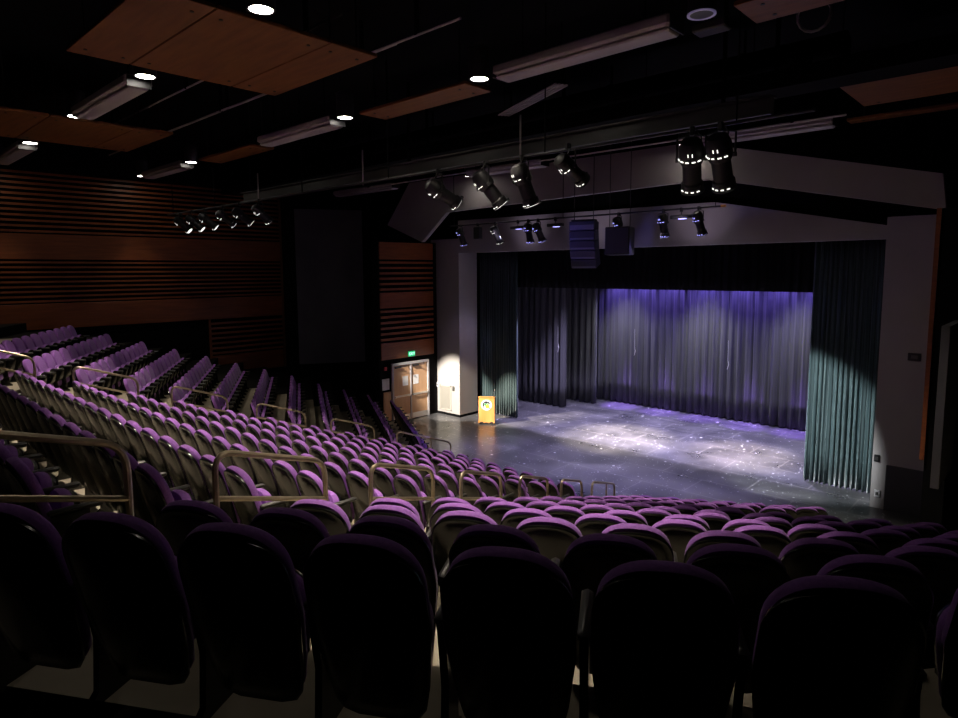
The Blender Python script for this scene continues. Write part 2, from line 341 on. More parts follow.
# grille on left wing
t = thing('vent_grille', 'beige louvred vent grille low on the lit white wall beside the stage', 'vent', (0, YP, 0))
b = MB(); b.box(-19.1, -18.42, -.03, 0, .2, .24); b.box(-19.1, -18.42, -.03, 0, 1.2, 1.24); b.box(-19.1, -19.06, -.03, 0, .2, 1.24); b.box(-18.46, -18.42, -.03, 0, .2, 1.24); b.build('frame', M['grille'], t)
b = MB()
for i in range(16): b.box(-19.06 + .0375 * i + .006, -19.06 + .0375 * i + .026, -.022, -.004, .24, 1.2)
b.build('louvres', M['grille'], t)
for x, z, lab, m in ((-19.2, 1.22, 'small white wall box left of the vent grille', 'paper'), (-18.28, 1.16, 'small grey wall box right of the vent grille', 'steel'), (-3.25, 1.27, 'small black wall box low on the lit right stage wall', 'blackm'), (-3.2, .38, 'white socket plate near the foot of the right stage wall', 'paper'), (-2.62, 3.87, 'dark thermostat box halfway up the right stage wall', 'blackm')):
    b = MB(); w = .06 if z < 3 else .13; b.box(x - w, x + w, YP - .04, YP, z - .09, z + .09, bev=.008); o = b.build('wall_box', M[m]); tag(o, lab, 'wall box')
    b = MB(); b.box(x - w * .5, x + w * .5, YP - .05, YP - .04, z - .04, z + .04); b.build('cover_plate', M['steel'], o)

# ------------------------------------------------------------------ curtains
def curtain(name, label, x0, x1, y, z0, z1, fold, amp, m, seed, group=None, cords=()):
    hem = 0 if 'valance' in name else .02
    rnd = random.Random(seed); n = int((x1 - x0) / fold * 10); nz = 8
    ph = 0; xs = []; ys = []
    for i in range(n + 1):
        ph += 2 * pi / 10 * rnd.uniform(.75, 1.3); xs.append(x0 + (x1 - x0) * i / n); ys.append((sin(ph), sin(2.3 * ph + 1) * .35, rnd.uniform(-.12, .12)))
    b = MB(); vs = []
    for j in range(nz + 1):
        v = j / nz; k = (1.0 - .45 * v)
        for i in range(n + 1):
            a = ys[i]; vs.append((xs[i] + .012 * sin(i * .7 + v * 2), y + amp * k * (a[0] + a[1] + a[2]), z0 + (z1 - z0) * v + (hem * a[0] if j == 0 else 0)))
    fs = [(j * (n + 1) + i, j * (n + 1) + i + 1, (j + 1) * (n + 1) + i + 1, (j + 1) * (n + 1) + i) for j in range(nz) for i in range(n)]
    b.add(vs, fs); o = b.build(name, M[m]); o.data.polygons.foreach_set('use_smooth', [True] * len(o.data.polygons))
    s = o.modifiers.new('thickness', 'SOLIDIFY'); s.thickness = .012; s.offset = 0
    tag(o, label, 'curtain', group)
    for cx, cz in cords:
        c = MB(); c.tube([(cx, y - amp * 2.0 - .03, cz + .9), (cx + .01, y - amp * 2 - .03, cz + .1), (cx + .05, y - amp * 2 - .04, cz - .05), (cx, y - amp * 2 - .03, cz - .25)], [.004, .006, .014, .012], 6); c.build('pull_cord', M['cord'], o)
    return o
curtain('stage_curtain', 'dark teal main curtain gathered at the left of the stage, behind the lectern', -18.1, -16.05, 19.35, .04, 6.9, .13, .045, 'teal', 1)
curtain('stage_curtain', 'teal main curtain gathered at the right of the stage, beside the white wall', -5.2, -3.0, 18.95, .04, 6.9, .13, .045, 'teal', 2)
curtain('wing_curtain', 'charcoal wing curtain at left, second one back from the lectern', -18.6, -15.75, 22.3, .04, 7.4, .36, .09, 'velour', 3, cords=((-16.05, 2.7),))
curtain('wing_curtain', 'charcoal wing curtain at left, nearest to the blue-lit back curtain', -18.4, -15.25, 23.85, .04, 7.4, .36, .09, 'velour', 4)
curtain('wing_curtain', 'charcoal wing curtain at right, half hidden behind the teal main curtain', -5.6, -2.4, 22.3, .04, 7.4, .36, .09, 'velour', 5)
curtain('back_curtain', 'wide pleated grey back curtain washed blue and violet at its top', -17.2, -3.6, 24.85, .05, 7.4, .34, .085, 'velour', 6, cords=((-13.8, 2.5), (-9.7, 2.3)))
curtain('valance_curtain', 'wide black valance across the top of the stage opening', -18.2, -3.0, 19.75, 5.30, 8.4, .3, .05, 'velourd', 8)
curtain('valance_border', 'black masking border hung behind the front valance', -18.2, -3.0, 22.6, 5.75, 8.6, .3, .05, 'velourd', 9)
curtain('side_masking_curtain', 'black masking curtain in the far left wing of the stage', -21.5, -18.1, 21.0, .04, 8.4, .3, .06, 'velourd', 10)
curtain('side_masking_curtain', 'black masking curtain in the far right wing of the stage', -3.6, 2.0, 20.6, .04, 8.4, .3, .06, 'velourd', 11)

# ------------------------------------------------------------------ lectern
LP, LR = (-16.36, 17.85, 0), radians(37)
t = thing('lectern', 'honey maple lectern with round white emblem standing at the left of the stage', 'lectern', LP, LR)
b = MB(); b.box(-.31, .31, -.02, .02, .04, 1.06); b.build('front_panel', M['lectern'], t)
for sx in (-1, 1):
    b = MB(); b.box(min(sx * .31, sx * .28), max(sx * .31, sx * .28), .02, .42, .04, .98); b.build('side_panel', M['lectern'], t)
b = MB(); b.prism([(-.04, 1.06), (.46, .97), (.46, 1.01), (-.04, 1.10)], lambda p: (-.325, p[0], p[1]), lambda p: (.325, p[0], p[1])); b.build('top', M['lectern'], t)
b = MB(); b.box(-.325, .325, -.035, -.02, .045, .13); b.build('base_rail', M['lectern'], t)
b = MB()
for x in (-.2, 0, .2):
    b.prism([(x + .085 * cos(q) * (1 if x else .8), .035 + (.055 if x else .035) * sin(q)) for q in [pi * i / 10 for i in range(11)]], lambda p: (p[0], -.04, p[1]), lambda p: (p[0], -.034, p[1]))
b.build('base_cutout', M['emk'], t)
for sx in (-.25, .25):
    b = MB(); b.box(sx - .05, sx + .05, -.02, .40, 0, .04); b.build('foot', M['emk'], t)
b = MB(); b.prism([(.215 * cos(2 * pi * i / 32), .76 + .215 * sin(2 * pi * i / 32)) for i in range(32)], lambda p: (p[0], -.028, p[1]), lambda p: (p[0], -.02, p[1])); em = b.build('emblem', M['emw'], t)
def patch(name, poly, m, y):
    b = MB(); b.prism(poly, lambda p: (p[0], y - .003, p[1] + .76), lambda p: (p[0], y, p[1] + .76)); b.build(name, M[m], em)
arc = [(.155 * cos(radians(q)), .155 * sin(radians(q))) for q in range(20, 215, 13)] + [(.105 * cos(radians(q)) , .105 * sin(radians(q)) - .005) for q in range(214, 20, -13)]
patch('dark_arc', arc, 'emk', -.028)
patch('black_crest', [(-.07, .13), (.02, .155), (.06, .10), (.0, .06), (-.06, .08)], 'emk', -.031)
patch('green_wedge', [(-.10, .05), (-.01, .07), (.01, -.02), (-.06, -.04)], 'emg', -.03)
patch('green_wedge', [(.02, .06), (.09, .05), (.07, 0), (.03, .01)], 'emg', -.03)
patch('yellow_wedge', [(-.05, -.03), (.04, .02), (.12, -.01), (.10, -.11), (-.02, -.12)], 'emy', -.032)
patch('dark_foot', [(-.15, -.10), (-.09, -.08), (-.09, -.12), (-.15, -.13)], 'emk', -.03)
patch('dark_foot', [(.09, -.11), (.15, -.09), (.15, -.13), (.09, -.14)], 'emk', -.03)
t2 = thing('microphone', 'thin gooseneck microphone standing on the right corner of the lectern', 'microphone', LP, LR)
b = MB(); b.box(.24, .30, .04, .10, 1.088, 1.11); b.build('base', M['blackm'], t2)
b = MB(); b.tube([(.27, .07, 1.10), (.27, .07, 1.20), (.28, .10, 1.27), (.30, .15, 1.31)], .008, 6); b.build('gooseneck', M['chrome'], t2)
b = MB(); b.tube([(.30, .15, 1.31), (.305, .18, 1.335), (.31, .20, 1.35)], [.016, .022, .012], 8); b.build('capsule', M['chrome'], t2)

# ------------------------------------------------------------------ auditorium seat prototype (faces +y, origin on the tread under the top of the back)
TB = radians(16)
def outline(w, hs, hb, wb, n=10):
    pts = []
    for i in range(2 * n + 1):
        q = pi * i / (2 * n); c, s_ = cos(q), sin(q); e = 2 / 2.45
        pts.append((w * (1 if c >= 0 else -1) * abs(c) ** e, hs + (hb - hs) * abs(s_) ** e))
    k = (w + wb) / 2
    pts += [(-(w + .004), hs * .7), (-k, hs * .3), (-wb, .06), (-wb + .03, .015), (-wb + .09, 0), (wb - .09, 0), (wb - .03, .015), (wb, .06), (k, hs * .3), (w + .004, hs * .7)]
    return pts
def bk(x, h, d, y0=.243, z0=.145):
    d = d + .40 * x * x; return (x, y0 - h * sin(TB) + d * cos(TB), z0 + h * cos(TB) + d * sin(TB))
def back_rings(o, layers, hc):
    rings = []
    for d, m in layers:
        rings.append([bk(x * (1 - m / .24), hc + (h - hc) * (1 - m / .36), d) for x, h in o])
    return rings
OB = outline(.232, .60, .845, .185); hc = .50
b = MB(); b.pillow(back_rings(OB, [(-.014, .02), (-.006, .004), (.010, 0), (.042, .004), (.062, .018), (.070, .045)], hc), bk(0, hc, -.016), bk(0, hc, .074)); ME_BACK = b
OS = [(x * .985, h if h < .60 else .60 + (h - .60) * .875) for x, h in OB]
b = MB(); b.pillow(back_rings(OS, [(-.004, .0), (-.012, -.010), (-.024, -.012), (-.033, -.004), (-.031, .012), (-.036, .028), (-.046, .07)], hc), bk(0, hc, -.006), bk(0, hc, -.05)); ME_SHELL = b
TS = radians(78)
def st(x, l, d): return (x, .275 + l * cos(TS) - d * sin(TS), .385 + l * sin(TS) + d * cos(TS))
SO = [(.205 * (1 if c >= 0 else -1) * abs(c) ** .75, .10 + .19 * abs(q) ** .85) for c, q in [(cos(pi * i / 14), sin(pi * i / 14)) for i in range(15)]]
SO += [(-.205, .04), (-.20, -.06), (-.17, -.09), (0, -.09), (.17, -.09), (.20, -.06), (.205, .04)]
def seat_rings(layers): return [[st(x * (1 - m / .23), .1 + (l - .1) * (1 - m / .22), d) for x, l in SO] for d, m in layers]
b = MB(); b.pillow(seat_rings([(-.015, .012), (0, .002), (.04, 0), (.062, .015), (.07, .05)]), st(0, .1, -.015), st(0, .1, .075)); ME_SEAT = b
b = MB(); b.pillow(seat_rings([(-.07, .08), (-.06, .03), (-.035, .008), (-.012, .006)]), st(0, .1, -.075), st(0, .1, -.012)); ME_PAN = b
def standard_mb(x):
    b = MB(); poly = [(.16, 0), (.42, 0), (.42, .03), (.37, .06), (.34, .3), (.40, .56), (.40, .585), (.17, .585), (.17, .56), (.22, .3), (.20, .06), (.16, .03)]
    return b.prism(poly, lambda p: (x - .016, p[0], p[1]), lambda p: (x + .016, p[0], p[1]))
def arm_mb(x): b = MB(); return b.box(x - .024, x + .024, .15, .49, .585, .625, bev=.012)
HW = .2675
SEATM = {'backrest': (ME_BACK, 'purple'), 'back_shell': (ME_SHELL, 'plastic'), 'seat': (ME_SEAT, 'purple'), 'seat_pan': (ME_PAN, 'plastic'), 'arm_standard': (standard_mb(HW), 'plastic'), 'armrest': (arm_mb(HW), 'arm'), 'armrest_first': (arm_mb(-HW), 'arm'), 'arm_standard_first': (standard_mb(-HW), 'plastic')}
SM = {k: mb.mesh(k.replace('_first', ''), M[m], True) for k, (mb, m) in SEATM.items()}
def part(name, me, parent):
    o = bpy.data.objects.new(name, me); COL.objects.link(o); o.parent = parent; return o
def seat(P, rz, first, label, group):
    t = thing('auditorium_seat', label, 'seat', P, rz, group)
    bk_ = part('backrest', SM['backrest'], t); part('back_shell', SM['back_shell'], bk_)
    s_ = part('seat', SM['seat'], t); part('seat_pan', SM['seat_pan'], s_)
    a = part('armrest', SM['armrest'], t); part('arm_standard', SM['arm_standard'], a)
    if first: a = part('armrest', SM['armrest_first'], t); part('arm_standard', SM['arm_standard_first'], a)
ORD = 'first second third fourth fifth sixth seventh eighth ninth tenth eleventh twelfth thirteenth fourteenth fifteenth sixteenth seventeenth eighteenth nineteenth twentieth'.split()
SP = .535; G = .98
cand = []
for i in range(NR):
    y = Y0 - PITCH * i; z = RISE * i + ZB; a, c = mL(y), mR(y)
    spc = .535 if i % 2 else .56; n = int((c.x - a.x - 1.24) / spc); off = (c.x - a.x - n * spc) / 2 + spc / 2
    for k in range(n): cand.append((a + Vector((off + spc * k, 0, z)), 0.0, k == 0, 'centre', i, n - 1 - k))
    sg = .05 if i % 2 else 0
    n = int((24.2 - .2 * i - a.dot(dL) - .62 - sg) / SP) if i < 12 else 0
    for k in range(n): cand.append((a + dL * (G + sg + SP * k) + Vector((0, 0, z)), -BETA, k == n - 1, 'left', i, k))
    n = int((min(5.6, (-2.75 - c.x) / cos(BETA) if y > 6.5 else 99) + (0 if y > 6.5 else 0) - .62 - sg) / SP) if y > 6.5 else int((3.0 - c.x) / cos(BETA) / SP) - 1
    spr = .535 if i % 2 else .57
    n = int(n * SP / spr)
    for k in range(n): cand.append((c + dR * ((.96 if i % 2 else .93) + spr * k) + Vector((0, 0, z)), BETA, k == 0, 'right', i, k))
vis = []
for c in cand:
    q = project(c[0] + Vector((0, 0, .7)))
    if q is None: continue
    if -70 < q[0] < 1035 and q[1] < 735 + 60 / max(q[2], .5): vis.append((q[2], c))
vis.sort(key=lambda v: v[0])
where = {'centre': 'centre block, {r} row from stage, {s} seat from its right aisle', 'left': 'left block, {r} row from stage, {s} seat from the aisle', 'right': 'right block, {r} row from stage, {s} seat from the aisle'}
for z, (P, rz, first, blk, i, k) in vis[:300]:
    seat(P, rz, first, 'purple seat in ' + where[blk].format(r=ORD[i], s=ORD[min(k, 19)]), 'purple seats in the %s block' % blk)
rest = vis[300:]
if rest:
    bb = MB(); order = ['backrest', 'back_shell', 'seat', 'seat_pan', 'arm_standard', 'armrest']
    keys = {'purple': 0, 'plastic': 1, 'arm': 2}
    for z, (P, rz, first, blk, i, k) in rest:
        mt = Matrix.Translation(P) @ Matrix.Rotation(rz, 4, 'Z')
        for nm in order + (['armrest_first', 'arm_standard_first'] if first else []):
            mb, mm = SEATM[nm]; bb.add([mt @ Vector(p) for p in mb.v], mb.f, keys[mm])
    o = bb.build('auditorium_seats', [M['purple'], M['plastic'], M['arm']], None, True)
    tag(o, 'farthest rows of purple seats near the left wall and the stage front', 'seats', kind='stuff')
print('SEATS', len(cand), len(vis))

# ------------------------------------------------------------------ handrails down both aisles
def fillet(pts, r, n=5):
    out = [Vector(pts[0])]
    for i in range(1, len(pts) - 1):
        p, a, c = Vector(pts[i]), Vector(pts[i - 1]), Vector(pts[i + 1]); u = (a - p).normalized(); w = (c - p).normalized()
        for k in range(n + 1):
            t_ = k / n; out.append(p + u * r * (1 - t_) ** 2 + w * r * t_ ** 2)
    out.append(Vector(pts[-1])); return out
def tread_z(P):
    """height of the tread under a plan point on an aisle"""
    i = math.ceil((Y0 - .13 + PITCH - PITCH - P.y) / PITCH - 1e-6) if P.y < Y0 - .13 else 0
    return (RISE * max(0, min(NR, i)) + ZB) if P.y < Y0 + .62 else 0
SLOPE = .331
def handrail(p0, d, ztop, length, label, group, front=False):
    t = thing('aisle_handrail', label, 'handrail', (p0.x, p0.y, 0), 0, group)
    q = lambda s, z: (d.x * s, d.y * s, z)
    f0 = tread_z(p0); f1 = tread_z(p0 + d * length); zt = lambda s: ztop - SLOPE * s; MID = .36; r = .024
    if not front:
        b = MB(); b.tube(fillet([q(0, f0), q(0, ztop), q(length, zt(length)), q(length, f1)], .17), r, 8); b.build('rail_frame', M['rail'], t, True)
        b = MB(); b.tube([q(0, ztop - MID), q(length, zt(length) - MID)], r * .85, 8); b.build('middle_rail', M['rail'], t, True)
    else:
        L2 = length; post = length * .62; fp = tread_z(p0 + d * post)
        loop = [q(0, f0), q(0, ztop), q(L2, zt(L2)), q(L2, zt(L2) - MID), q(0, ztop - MID)]
        b = MB(); b.tube(fillet(loop, .16), r, 8); b.build('rail_frame', M['rail'], t, True)
        b = MB(); b.tube([q(post, fp), q(post, zt(post))], r * .85, 8); b.build('post', M['rail'], t, True)
        f1 = fp; length = post
    for s, f in ((0, f0), (length, f1)):
        b = MB(); b.lathe([(.05, 0), (.05, .012), (.03, .02)], 12, (d.x * s, d.y * s, f)); b.build('base_plate', M['rail'], t)
PER = 1.86
dr = Vector((-sin(HB), cos(HB), 0)); dl = Vector((sin(HB), cos(HB), 0))
RS = Vector((-4.56, 1.98, 0)); LS = Vector((-15.41, 3.78, 0))
names = ['nearest', 'second', 'third', 'fourth', 'fifth', 'sixth', 'last']
for k in range(-1, 6):
    p = RS + dr * (PER * k); zt = 4.638 - SLOPE * PER * k
    handrail(p, dr, zt, 1.75 if k == 5 else 1.19, 'bronze tube handrail in the right aisle, %s of seven towards the stage' % names[k + 1], 'handrails down the right aisle', k == 5)
for k in range(-1, 5):
    p = LS + dl * (PER * k); zt = 4.0 - SLOPE * PER * k
    handrail(p, dl, zt, 1.7 if k == 4 else 1.19, 'bronze tube handrail in the left aisle, %s of six towards the stage' % (['highest'] + names[1:5] + ['lowest'])[k + 1], 'handrails down the left aisle', k == 4)

# ------------------------------------------------------------------ ceiling: clouds, linear lights, downlights, steel
GX = lambda i: -7.8 - 4.0 * i; GY = (4.28, 8.36, 12.45, 16.4)
def cloud(x0, x1, y0, y1, label, z=9.3):
    b = MB(); b.box(x0, x1, y0, y1, z, z + .06, bev=.008); o = b.build('ceiling_cloud_panel', M['woodc']); tag(o, label, 'ceiling panel', 'orange wood ceiling panels')
    b = MB()
    for x in (x0 + .3, x1 - .3):
        for y in (y0 + .18, y1 - .18): b.tube([(x, y, z + .05), (x, y, CZ - .01)], .012, 6); b.lathe([(.03, 0), (.025, .012)], 8, (x, y, z - .011))
    b.build('hanger_rods', M['blackm'], o)
cols = ((-11.35, -8.2, 'middle'), (-19.4, -16.2, 'left'))
for x0, x1, w in cols:
    for y0, y1, e in ((3.0, 3.88, 'nearest strip'), (3.9, 5.58, 'wide sheet'), (5.6, 6.45, 'stageward strip')): cloud(x0, x1, y0, y1, 'orange wood ceiling panel, %s of the %s trio overhead' % (e, w))
    cloud(x0, x1, 8.4, 9.12, 'narrow orange wood ceiling panel alone beyond the %s trio' % w)
    cloud(x0, x1, 13.1, 14.4, 'orange wood ceiling panel seen beneath the black catwalk, %s column' % w)
cloud(-3.4, -.2, 8.4, 9.2, 'violet-tinted wood ceiling panel at the top edge right of centre')
cloud(-3.4, -.2, 12.1, 15.3, 'large orange wood ceiling panel at the upper right')
cloud(-4.0, -.2, 16.5, 17.0 - .1, 'small dark wood ceiling strip above the right end of the white fascia')
def linear(x0, x1, y, label):
    t = thing('linear_ceiling_light', label, 'ceiling light', ((x0 + x1) / 2, y, 9.15), 0, 'unlit linear ceiling lights')
    h = (x1 - x0) / 2
    b = MB(); b.box(-h, h, -.23, .23, .06, .22, bev=.03); b.build('housing', M['duct'], t)
    b = MB(); b.box(-h + .03, h - .03, -.17, .17, .0, .06, bev=.02); b.build('diffuser', M['duct'], t)
    b = MB(); b.box(-h - .02, -h, -.2, .2, .02, .2); b.build('end_cap', M['blackm'], t)
    b = MB(); b.box(h, h + .02, -.2, .2, .02, .2); b.build('end_cap', M['blackm'], t)
    for x in (-h * .7, h * .7):
        b = MB(); b.tube([(x, 0, .2), (x, 0, CZ - 9.16)], .01, 6); b.build('hanger_rod', M['black'], t)
linear(-15.3, -12.1, GY[0], 'grey linear ceiling light between the two upper left downlights')
linear(-23.3, -20.1, GY[0], 'grey linear ceiling light at the left picture edge')
linear(-7.3, -4.15, GY[1], 'longest-looking grey linear ceiling light at the top centre')
linear(-15.3, -12.1, GY[1], 'grey linear ceiling light left of the downlight near the centre')
linear(-23.3, -20.1, GY[1], 'grey linear ceiling light between two small downlights above the far left wall')
linear(-7.3, -4.15, GY[2], 'short grey linear ceiling light beside the right downlight')
linear(-7.3, -4.15, GY[3] - .2, 'grey linear ceiling light above the two big spotlights')
linear(-23.3, -19.4, GY[3] - .4, 'small grey linear ceiling light above the left end of the white fascia')
linear(-15.3, -12.1, GY[3] - .5, 'grey linear ceiling light behind the row of hanging spotlights')
LIGHTS = []
def downlight(x, y, label, lit=True, e=1.0, z=9.3):
    t = thing('recessed_downlight', label, 'downlight', (x, y, z), 0, 'round ceiling downlights')
    b = MB(); b.lathe([(.17, 0), (.185, .02), (.185, .5), (.10, .55)], 24, cap=True); b.build('can', M['blackm'], t, True)
    b = MB(); b.lathe([(.185, -.012), (.185, .004), (.15, .004), (.15, -.012), (.185, -.012)], 24, cap=False); b.build('trim_ring', M['blackm'] if lit else M['glowr'], t)
    b = MB(); b.lathe([(.148, -.006), (.148, -.001)], 24); b.build('lens', M['lamp'] if lit else M['steel'], t)
    if lit: LIGHTS.append((x, y, z, e))
dn = [((0, 0), 'top edge left of centre, largest of them', 1), ((1, 0), 'upper left, right end of a linear light', 1), ((2, 0), 'upper left, left end of a linear light', .6), ((3, 0), 'far left, second from the picture edge', .08), ((4, 0), 'leftmost at the picture edge', .05), ((0, 1), 'centre, above the narrow wood panel', 1), ((1, 1), 'left of centre, right end of a linear light', 1), ((3, 1), 'far left, right one of the close pair', .13), ((4, 1), 'far left, left one of the close pair', .05), ((-1, 2), 'right, beside the large wood panel', .8), ((0, 3), 'above the two big spotlights', .02), ((2, 3), 'in front of the white fascia at left', .02)]
for (i, j), w, e in dn: downlight(GX(i), GY[j], 'round lit ceiling downlight, ' + w, True, e)
downlight(-22.6, 18.6, 'round lit ceiling downlight, above the left end of the white fascia', True, .15, 9.25)
downlight(GX(-1), GY[1], 'unlit ceiling downlight with a violet ring at the top right of centre', False)
downlight(GX(-1), GY[0], 'round lit ceiling downlight overhead, out in front of the near seats', True, .9)

# catwalk and beams (black / grey steel along the width)
t = thing('catwalk_truss', 'long black catwalk crossing the dark ceiling in front of the stage', 'catwalk', (0, 0, 0))
b = MB(); b.box(-24.6, 3, 11.5, 12.2, 9.0, 9.06); b.build('deck', M['black'], t)
for y in (11.5, 12.16):
    b = MB(); b.box(-24.6, 3, y, y + .04, 9.06, 9.3); b.build('toe_board', M['black'], t)
for x in (-22, -17.5, -13, -8.5, -4, .5):
    b = MB(); b.box(x - .03, x + .03, 11.82, 11.88, 9.06, CZ); b.build('hanger', M['black'], t)
t = thing('steel_beam', 'grey steel beam catching light under the ceiling just above the hanging spotlights', 'beam', (0, 10.6, 8.36))
b = MB(); b.box(-21, -3.6, -.14, .14, 0, .02); b.box(-21, -3.6, -.14, .14, .28, .30); b.box(-21, -3.6, -.012, .012, .02, .28); b.build('web_and_flanges', M['steel'], t)
for x in (-19.6, -13.95, -8.55):
    b = MB(); b.tube([(x, -.2, -.12), (x, -.2, .8)], .02, 6); b.build('conduit_drop', M['duct'], t)
for x in (-20.5, -12.3, -4.4):
    b = MB(); b.box(x - .02, x + .02, -.04, .04, .3, CZ - 8.36); b.build('hanger', M['black'], t)
for y, z, x0, x1, lab in ((6.0, 9.9, -20, -8.5, 'thin ceiling conduit above the wood panels, nearest the camera'), (7.1, 9.75, -23, -7, 'thin ceiling conduit running behind the wood panels at left'), (7.5, 9.95, -22, -9, 'thin ceiling conduit closest to the narrow wood panel'), (5.0, 10.0, -24, -13, 'thin ceiling conduit at the far upper left'), (14.4, 9.0, -20, -3.5, 'thin ceiling conduit beyond the catwalk')):
    b = MB(); b.tube([(x0, y, z), ((x0 + x1) / 2, y, z + .02), (x1, y, z)], .022, 6); o = b.build('ceiling_conduit', M['duct']); tag(o, lab, 'conduit')
    for x in (x0 + 1, x1 - 1, (x0 + x1) / 2):
        b = MB(); b.box(x - .03, x + .03, y - .03, y + .03, z, CZ); b.build('conduit_strap', M['black'], o)
b = MB(); b.tube([(-24.9, 13.0, 9.9), (-3.2, 13.0, 9.9)], .26, 14); o = b.build('air_duct', M['black'], None, True); tag(o, 'black round air duct running across the ceiling behind the catwalk', 'duct')
for x in range(-23, -4, 3):
    b = MB(); b.tube([(x - .03, 13.0, 9.9), (x + .03, 13.0, 9.9)], .28, 14); b.build('duct_band', M['black'], o)
    b = MB(); b.box(x - .02, x + .02, 12.98, 13.02, 10.15, CZ); b.build('duct_hanger', M['black'], o)
# hvac diffuser grille seen between beams
t = thing('ceiling_fixture_rail', 'slanted ribbed metal strip hanging in the dark ceiling right of centre', 'cable tray', (-8.5, 10.66, 9.45), radians(-24))
b = MB()
for k in range(4): b.box(-1.3, 1.3, -.15 + .08 * k, -.11 + .08 * k, 0, .03)
b.build('rib', M['duct'], t)
for x in (-1.27, 1.27):
    b = MB(); b.box(x - .03, x + .03, -.15, .13, .03, .06); b.tube([(x, 0, .05), (x, 0, 1.14)], .012, 6); b.build('bracket', M['black'], t)
# cable loop
b = MB(); b.tube([(-2.98 + .2 * sin(q), 10.3 + .12 * cos(q * .7), 9.6 + .24 * cos(q)) for q in [i * .4 for i in range(14)]], .02, 6); o = b.build('cable_coil', M['duct']); tag(o, 'pale coil of cable looped under the ceiling near the upper right panel', 'cable')
b = MB(); b.tube([(-2.98, 10.35, 9.82), (-2.98, 10.35, CZ - .01)], .01, 6); b.build('hanger', M['blackm'], o)

b = MB(); b.box(-4.45, -3.95, 9.45, 9.75, 9.5, 9.62, bev=.02); o = b.build('junction_box', M['steel']); tag(o, 'small grey box under the ceiling just below the violet ring downlight', 'electrical box')
b = MB(); b.tube([(-4.2, 9.6, 9.62), (-4.2, 9.6, CZ - .01)], .015, 6); b.build('conduit_drop', M['black'], o)

# ------------------------------------------------------------------ spotlights
def pipe(x0, x1, y, z, label, rods, cap=None):
    t = thing('lighting_pipe', label, 'pipe', (0, y, z))
    b = MB(); b.tube([(x0, 0, 0), (x1, 0, 0)], .026, 10); b.build('tube', M['blackm'], t, True)
    for x in rods:
        b = MB(); b.tube([(x, 0, 0), (x, 0, CZ - z - .02)], .012, 6); b.build('drop_rod', M['black'], t)
    if cap: b = MB(); b.tube([(x1, 0, 0), (x1 + .12, 0, 0)], .034, 10); b.build('end_cap', M['yellow'], t)
pipe(-24, -2.6, 9.2, 8.03, 'black lighting pipe carrying the nearer row of spotlights', (-23.5, -20.2, -15, -11.4, -7.0, -3.62))
pipe(-17.0, -6.85, 16.6, 7.62, 'black lighting pipe with yellow end in front of the stage header', (-16.8, -11.9, -7.0), True)
b = MB(); b.lathe([(.05, .27), (.12, .24), (.15, .16), (.15, .0), (.13, -.05)], 18); F_BODY = b.mesh('housing', M['blackm'], True)
b = MB(); b.lathe([(.115, -.04), (.115, -.30), (.135, -.32), (.135, -.42)], 18); F_TUBE = b.mesh('lens_tube', M['blackm'], True)
b = MB(); b.lathe([(.15, -.435), (.15, -.425), (.125, -.425), (.125, -.435), (.15, -.435)], 18, cap=False); b.box(-.03, .03, .14, .165, -.45, -.40); F_GEL = b.mesh('colour_frame', M['blackm'])
def glow_mesh(m, nm):
    b = MB()
    for k in range(5):
        q = radians(200 + 28 * k); b.box(-.022, .022, -.005, .005, -.006, .006, mat=Matrix.Translation((.153 * cos(q), .153 * sin(q), .03)) @ Matrix.Rotation(q + pi / 2, 4, 'Z'))
    for k in range(4):
        q = radians(215 + 30 * k); b.box(-.018, .018, -.004, .004, -.007, .005, mat=Matrix.Translation((.139 * cos(q), .139 * sin(q), -.39)) @ Matrix.Rotation(q + pi / 2, 4, 'Z'))
    b.box(-.03, -.02, -.153, -.147, .10, .14); b.box(.02, .03, -.153, -.147, .10, .14)
    return b.mesh(nm, m)
F_GLOW = glow_mesh(M['glow'], 'vent_glow'); F_GLOWB = glow_mesh(M['glowb'], 'vent_glow')
b = MB(); b.tube([(0, -.15, .06), (0, -.18, .02), (0, -.18, .06)], .02, 6); b.tube([(-.15, 0, 0), (-.19, 0, 0)], .03, 8); b.tube([(.15, 0, 0), (.19, 0, 0)], .03, 8); F_KNOB = b.mesh('focus_knob', M['blackm'])
b = MB(); b.tube([(-.175, 0, -.36), (-.175, 0, -.10), (-.06, 0, -.07), (.06, 0, -.07), (.175, 0, -.10), (.175, 0, -.36)], .014, 6); F_YOKE = b.mesh('yoke', M['blackm'])
b = MB(); b.box(-.03, .03, -.05, .05, -.08, .04, bev=.01); b.tube([(0, .03, -.02), (0, .09, -.06)], .01, 6); F_CLAMP = b.mesh('clamp', M['blackm'])
b = MB(); b.tube([(.02, 0, .03), (.12, -.1, -.12), (.10, -.16, -.25), (.03, -.12, -.20)], .009, 6); F_CABLE = b.mesh('power_cable', M['blackm'])
LENSM = {}
b = MB(); b.lathe([(.11, -.432), (.11, -.428)], 18); F_LENS = b.mesh('lens', M['glow']); b = MB(); b.lathe([(.11, -.432), (.11, -.428)], 18); F_LENSB = b.mesh('lens', M['glowb'])
